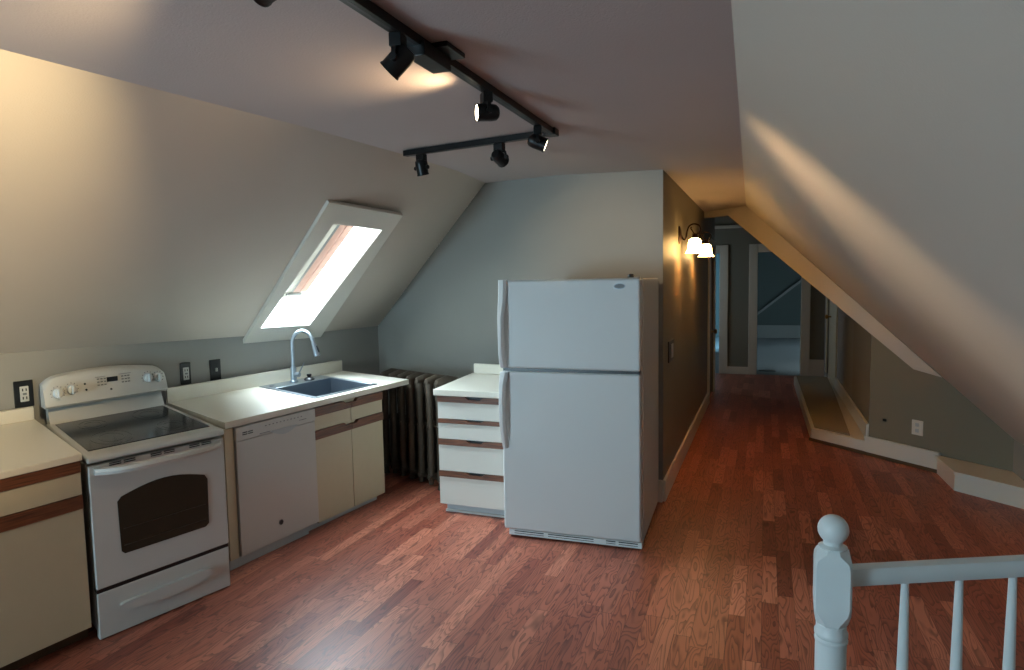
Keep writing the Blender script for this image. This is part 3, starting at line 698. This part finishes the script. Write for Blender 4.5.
obj('canopy_plate', bx(-1.10, -.975, 2.01, 2.15, 2.452, 2.4695, bev=.003), M['blk'], tr); obj('power_feed', bx(-1.085, -1.015, 1.93, 2.12, 2.405, 2.452, bev=.004), M['blk'], tr)

def make_head(lit, face_mat=None):
    """track head built at the origin: the rail is above, the can points along local +x"""
    t = bpy.data.objects.new('track_spotlight', None); t.empty_display_size = .05; C.objects.link(t)
    b = B(); box(b, -.02, .02, -.028, .028, -.042, 0, bev=.004); obj('adapter', b, M['blk'], t)
    b = B()
    for s in (-1, 1):
        hexa(b, [(-.007, s*.034, -.048), (.007, s*.034, -.048), (.007, s*.040, -.048), (-.007, s*.040, -.048)], [(-.007, s*.040, -.082), (.007, s*.040, -.082), (.007, s*.046, -.082), (-.007, s*.046, -.082)])
    box(b, -.007, .007, -.040, .040, -.050, -.044); lathe(b, [(.011, -.05), (.011, -.04)], (0, 0, 0), 'z', 12); obj('yoke', b, M['blk'], t)
    return t
def can_parts(t, tilt, lit):
    """can tilted down by 'tilt' about the yoke axis (y)"""
    ct, sn = math.cos(tilt), math.sin(tilt); pv = V((0, 0, -.078))
    f = lambda p: V((p.x*ct+p.z*sn, p.y, -p.x*sn+p.z*ct))+pv+base_of(t)
    b = B(); lathe(b, [(.022, -.048), (.031, -.038), (.034, -.018), (.034, .034), (.036, .038), (.036, .043), (.033, .043), (.031, .038)], (0, 0, 0), 'x', 24, cap=False)
    b.faces.new([v for v in b.verts][:24][::-1]); cn = obj('lamp_can', b, M['blk'], t, f)
    b = B(); lathe(b, [(.0325, .037), (.0325, .040)], (0, 0, 0), 'x', 24); obj('lamp_face', b, M['bulb'] if lit else M['grey'], cn, f)
    b = B()
    for s in (-1, 1): lathe(b, [(.012, s*.036), (.012, s*.052)], (0, 0, 0), 'y', 12)
    pieces('pivot_screw', b, M['blk'], cn, f)
def base_of(t): return t.location
HEADS = [  # x, y, heading (deg from +x), tilt down (deg), lit, label
    (-1.035, 1.25, 172, 13, True, 'black track spotlight cut off by the top edge of the picture'),
    (-1.05, 1.825, 190, 42, False, 'black track spotlight aimed away beside the power feed box'),
    (-1.05, 2.51, 218, 3, True, 'black track spotlight with its bright face turned to the left'),
    (-1.05, 3.15, 16, 23, True, 'black track spotlight near the corner, its lit face turned right'),
    (-1.37, 3.442, 80, 20, False, 'black track spotlight in the middle of the short rail, aimed at the back wall'),
    (-1.90, 3.534, 75, 74, False, 'black track spotlight at the far left end of the short rail, pointing down'),
]
for x, y, hd_, tl, lit, lab in HEADS:
    t = make_head(lit); can_parts(t, math.radians(tl), lit)
    t.location = (x, y, 2.437); t.rotation_euler = (0, 0, math.radians(hd_)); tag(t, lab, 'spotlight', 'spotlights on the ceiling track')
def beam(k, ang, e, col=(1, .70, .40), blend=.6):
    x, y, h_, tl = HEADS[k][:4]; a, c = math.radians(h_), math.radians(tl)
    d = V((math.cos(a)*math.cos(c), math.sin(a)*math.cos(c), -math.sin(c)))
    p = V((x, y, 2.437-.078))+d*.062
    spot('track_lamp_light', p, d, ang, e, col, blend)
beam(0, 60, 440, (1, .76, .42), blend=1); beam(1, 90, 4); beam(2, 130, 26, blend=1); beam(3, 64, 130, blend=1); beam(4, 70, 55, blend=1)

# ------------------------------------------------------------------ hall sconces
def sconce(y, label):
    t = thing('wall_sconce', label, 'sconce', (-.71, y, 2.065), 'scroll arm sconces on the hall wall')
    b = B(); lathe(b, [(.055, 0), (.05, .012), (.03, .022), (.012, .026)], (-.71, y, 2.055), 'x', 20)
    for v in b.verts: v.co.z = 2.055+(v.co.z-2.055)*1.5
    obj('backplate', b, M['bronze'], t)
    xs = -.575; b = B(); pts = [(-.69, y, 2.055), (-.67, y, 2.015), (-.65, y, 2.025), (-.64, y, 2.085), (-.62, y, 2.130), (-.58, y, 2.145), (-.54, y, 2.130), (-.528, y, 2.095), (-.545, y, 2.065), (xs, y, 2.050)]
    def smoothp(pts, n=4):
        out = []; P = [V(pts[0])]+[V(p) for p in pts]+[V(pts[-1])]
        for i in range(1, len(P)-2):
            for k in range(n):
                s = k/n; a, b_, c_, d_ = P[i-1:i+3]
                out.append(.5*((2*b_)+(c_-a)*s+(2*a-5*b_+4*c_-d_)*s*s+(3*b_-a-3*c_+d_)*s**3))
        return out+[V(pts[-1])]
    tube(b, smoothp(pts), .007, 8); tube(b, smoothp([(xs, y, 2.050), (-.592, y, 2.080), (-.61, y, 2.110), (-.60, y, 2.120)]), .005, 8); obj('scroll_arm', b, M['bronze'], t)
    b = B(); lathe(b, [(.008, 2.065), (.022, 2.050), (.03, 2.027), (.03, 2.020)], (xs, y, 0), 'z', 20); obj('shade_holder', b, M['bronze'], t)
    b = B(); lathe(b, [(.028, 2.025), (.048, 2.010), (.056, 1.985), (.058, 1.945), (.066, 1.915), (.082, 1.897), (.079, 1.897), (.062, 1.917), (.054, 1.945), (.052, 1.985), (.045, 2.005), (.026, 2.020)], (xs, y, 0), 'z', 28, cap=False); obj('glass_shade', b, M['shade'], t)
    point('sconce_bulb_light', (xs, y, 1.915), 3.5, (1, .66, .30), .035)
sconce(5.95, 'nearer bronze scroll arm sconce with lit white glass shade')
sconce(7.1, 'farther bronze scroll arm sconce with lit white glass shade')

# ------------------------------------------------------------------ stair railing in front
np_ = V((.175, 1.90, 0)); rdv = V((.905, .43, 0)).normalized()
rl = thing('stair_railing', 'pale painted stair railing with ball-topped newel post in the right foreground', 'railing', tuple(np_))
pv = V((-rdv.y, rdv.x, 0))
fr = lambda p: np_+rdv*p.x+pv*p.y+V((0, 0, p.z))
nw = None
b = B(); lathe(b, [(.039, 0), (.039, .708), (.041, .712), (.042, .718), (.038, .724), (.042, .730), (.042, .738), (.038, .745), (.038, .76), (.03, .77)], (0, 0, 0), 'z', 28); NW_ = 1; nw = obj('newel_post', b, M['rail'], rl, fr)
# square block with chamfered corners, tapering to the round above and below
b = B(); rings = []
for z, hw, ch in ((.755, .032, .018), (.772, .040, .022), (.80, .044, .008), (.82, .045, .005), (.925, .045, .005), (.942, .044, .008), (.960, .040, .024), (.970, .032, .018)):
    rings.append([b.verts.new(p) for p in ((hw, hw-ch, z), (hw-ch, hw, z), (-hw+ch, hw, z), (-hw, hw-ch, z), (-hw, -hw+ch, z), (-hw+ch, -hw, z), (hw-ch, -hw, z), (hw, -hw+ch, z))])
for A, Bq in zip(rings, rings[1:]):
    for k in range(8): b.faces.new((A[k], A[(k+1) % 8], Bq[(k+1) % 8], Bq[k]))
b.faces.new(rings[0][::-1]); b.faces.new(rings[-1])
for v in b.verts: v.co = Matrix.Rotation(math.radians(-27), 3, 'Z') @ v.co
obj('newel_block', b, M['rail'], nw, fr)
b = B(); zc = 1.018; R_ = .0385
prof = [(.034, .966), (.036, .972), (.024, .978)]+[(max(.0005, R_*math.sin(a)), zc-R_*math.cos(a)) for a in [math.pi*k/14 for k in range(3, 15)]]
lathe(b, prof, (0, 0, 0), 'z', 32); b2 = obj('ball_finial', b, M['rail'], nw, fr)
b = B(); prism(b, [(-.022, .868), (.022, .868), (.027, .882), (.026, .898), (.018, .912), (0, .917), (-.018, .912), (-.026, .898), (-.027, .882)], .042, 1.12, 'yz|x'); obj('handrail', b, M['rail'], rl, fr)
for k in range(5):
    u = .205+k*.155
    b = B(); lathe(b, [(.016, .0), (.016, .10), (.018, .14), (.0165, .5), (.012, .75), (.0095, .87)], (u, 0, 0), 'z', 14); obj('baluster', b, M['rail'], rl, fr)
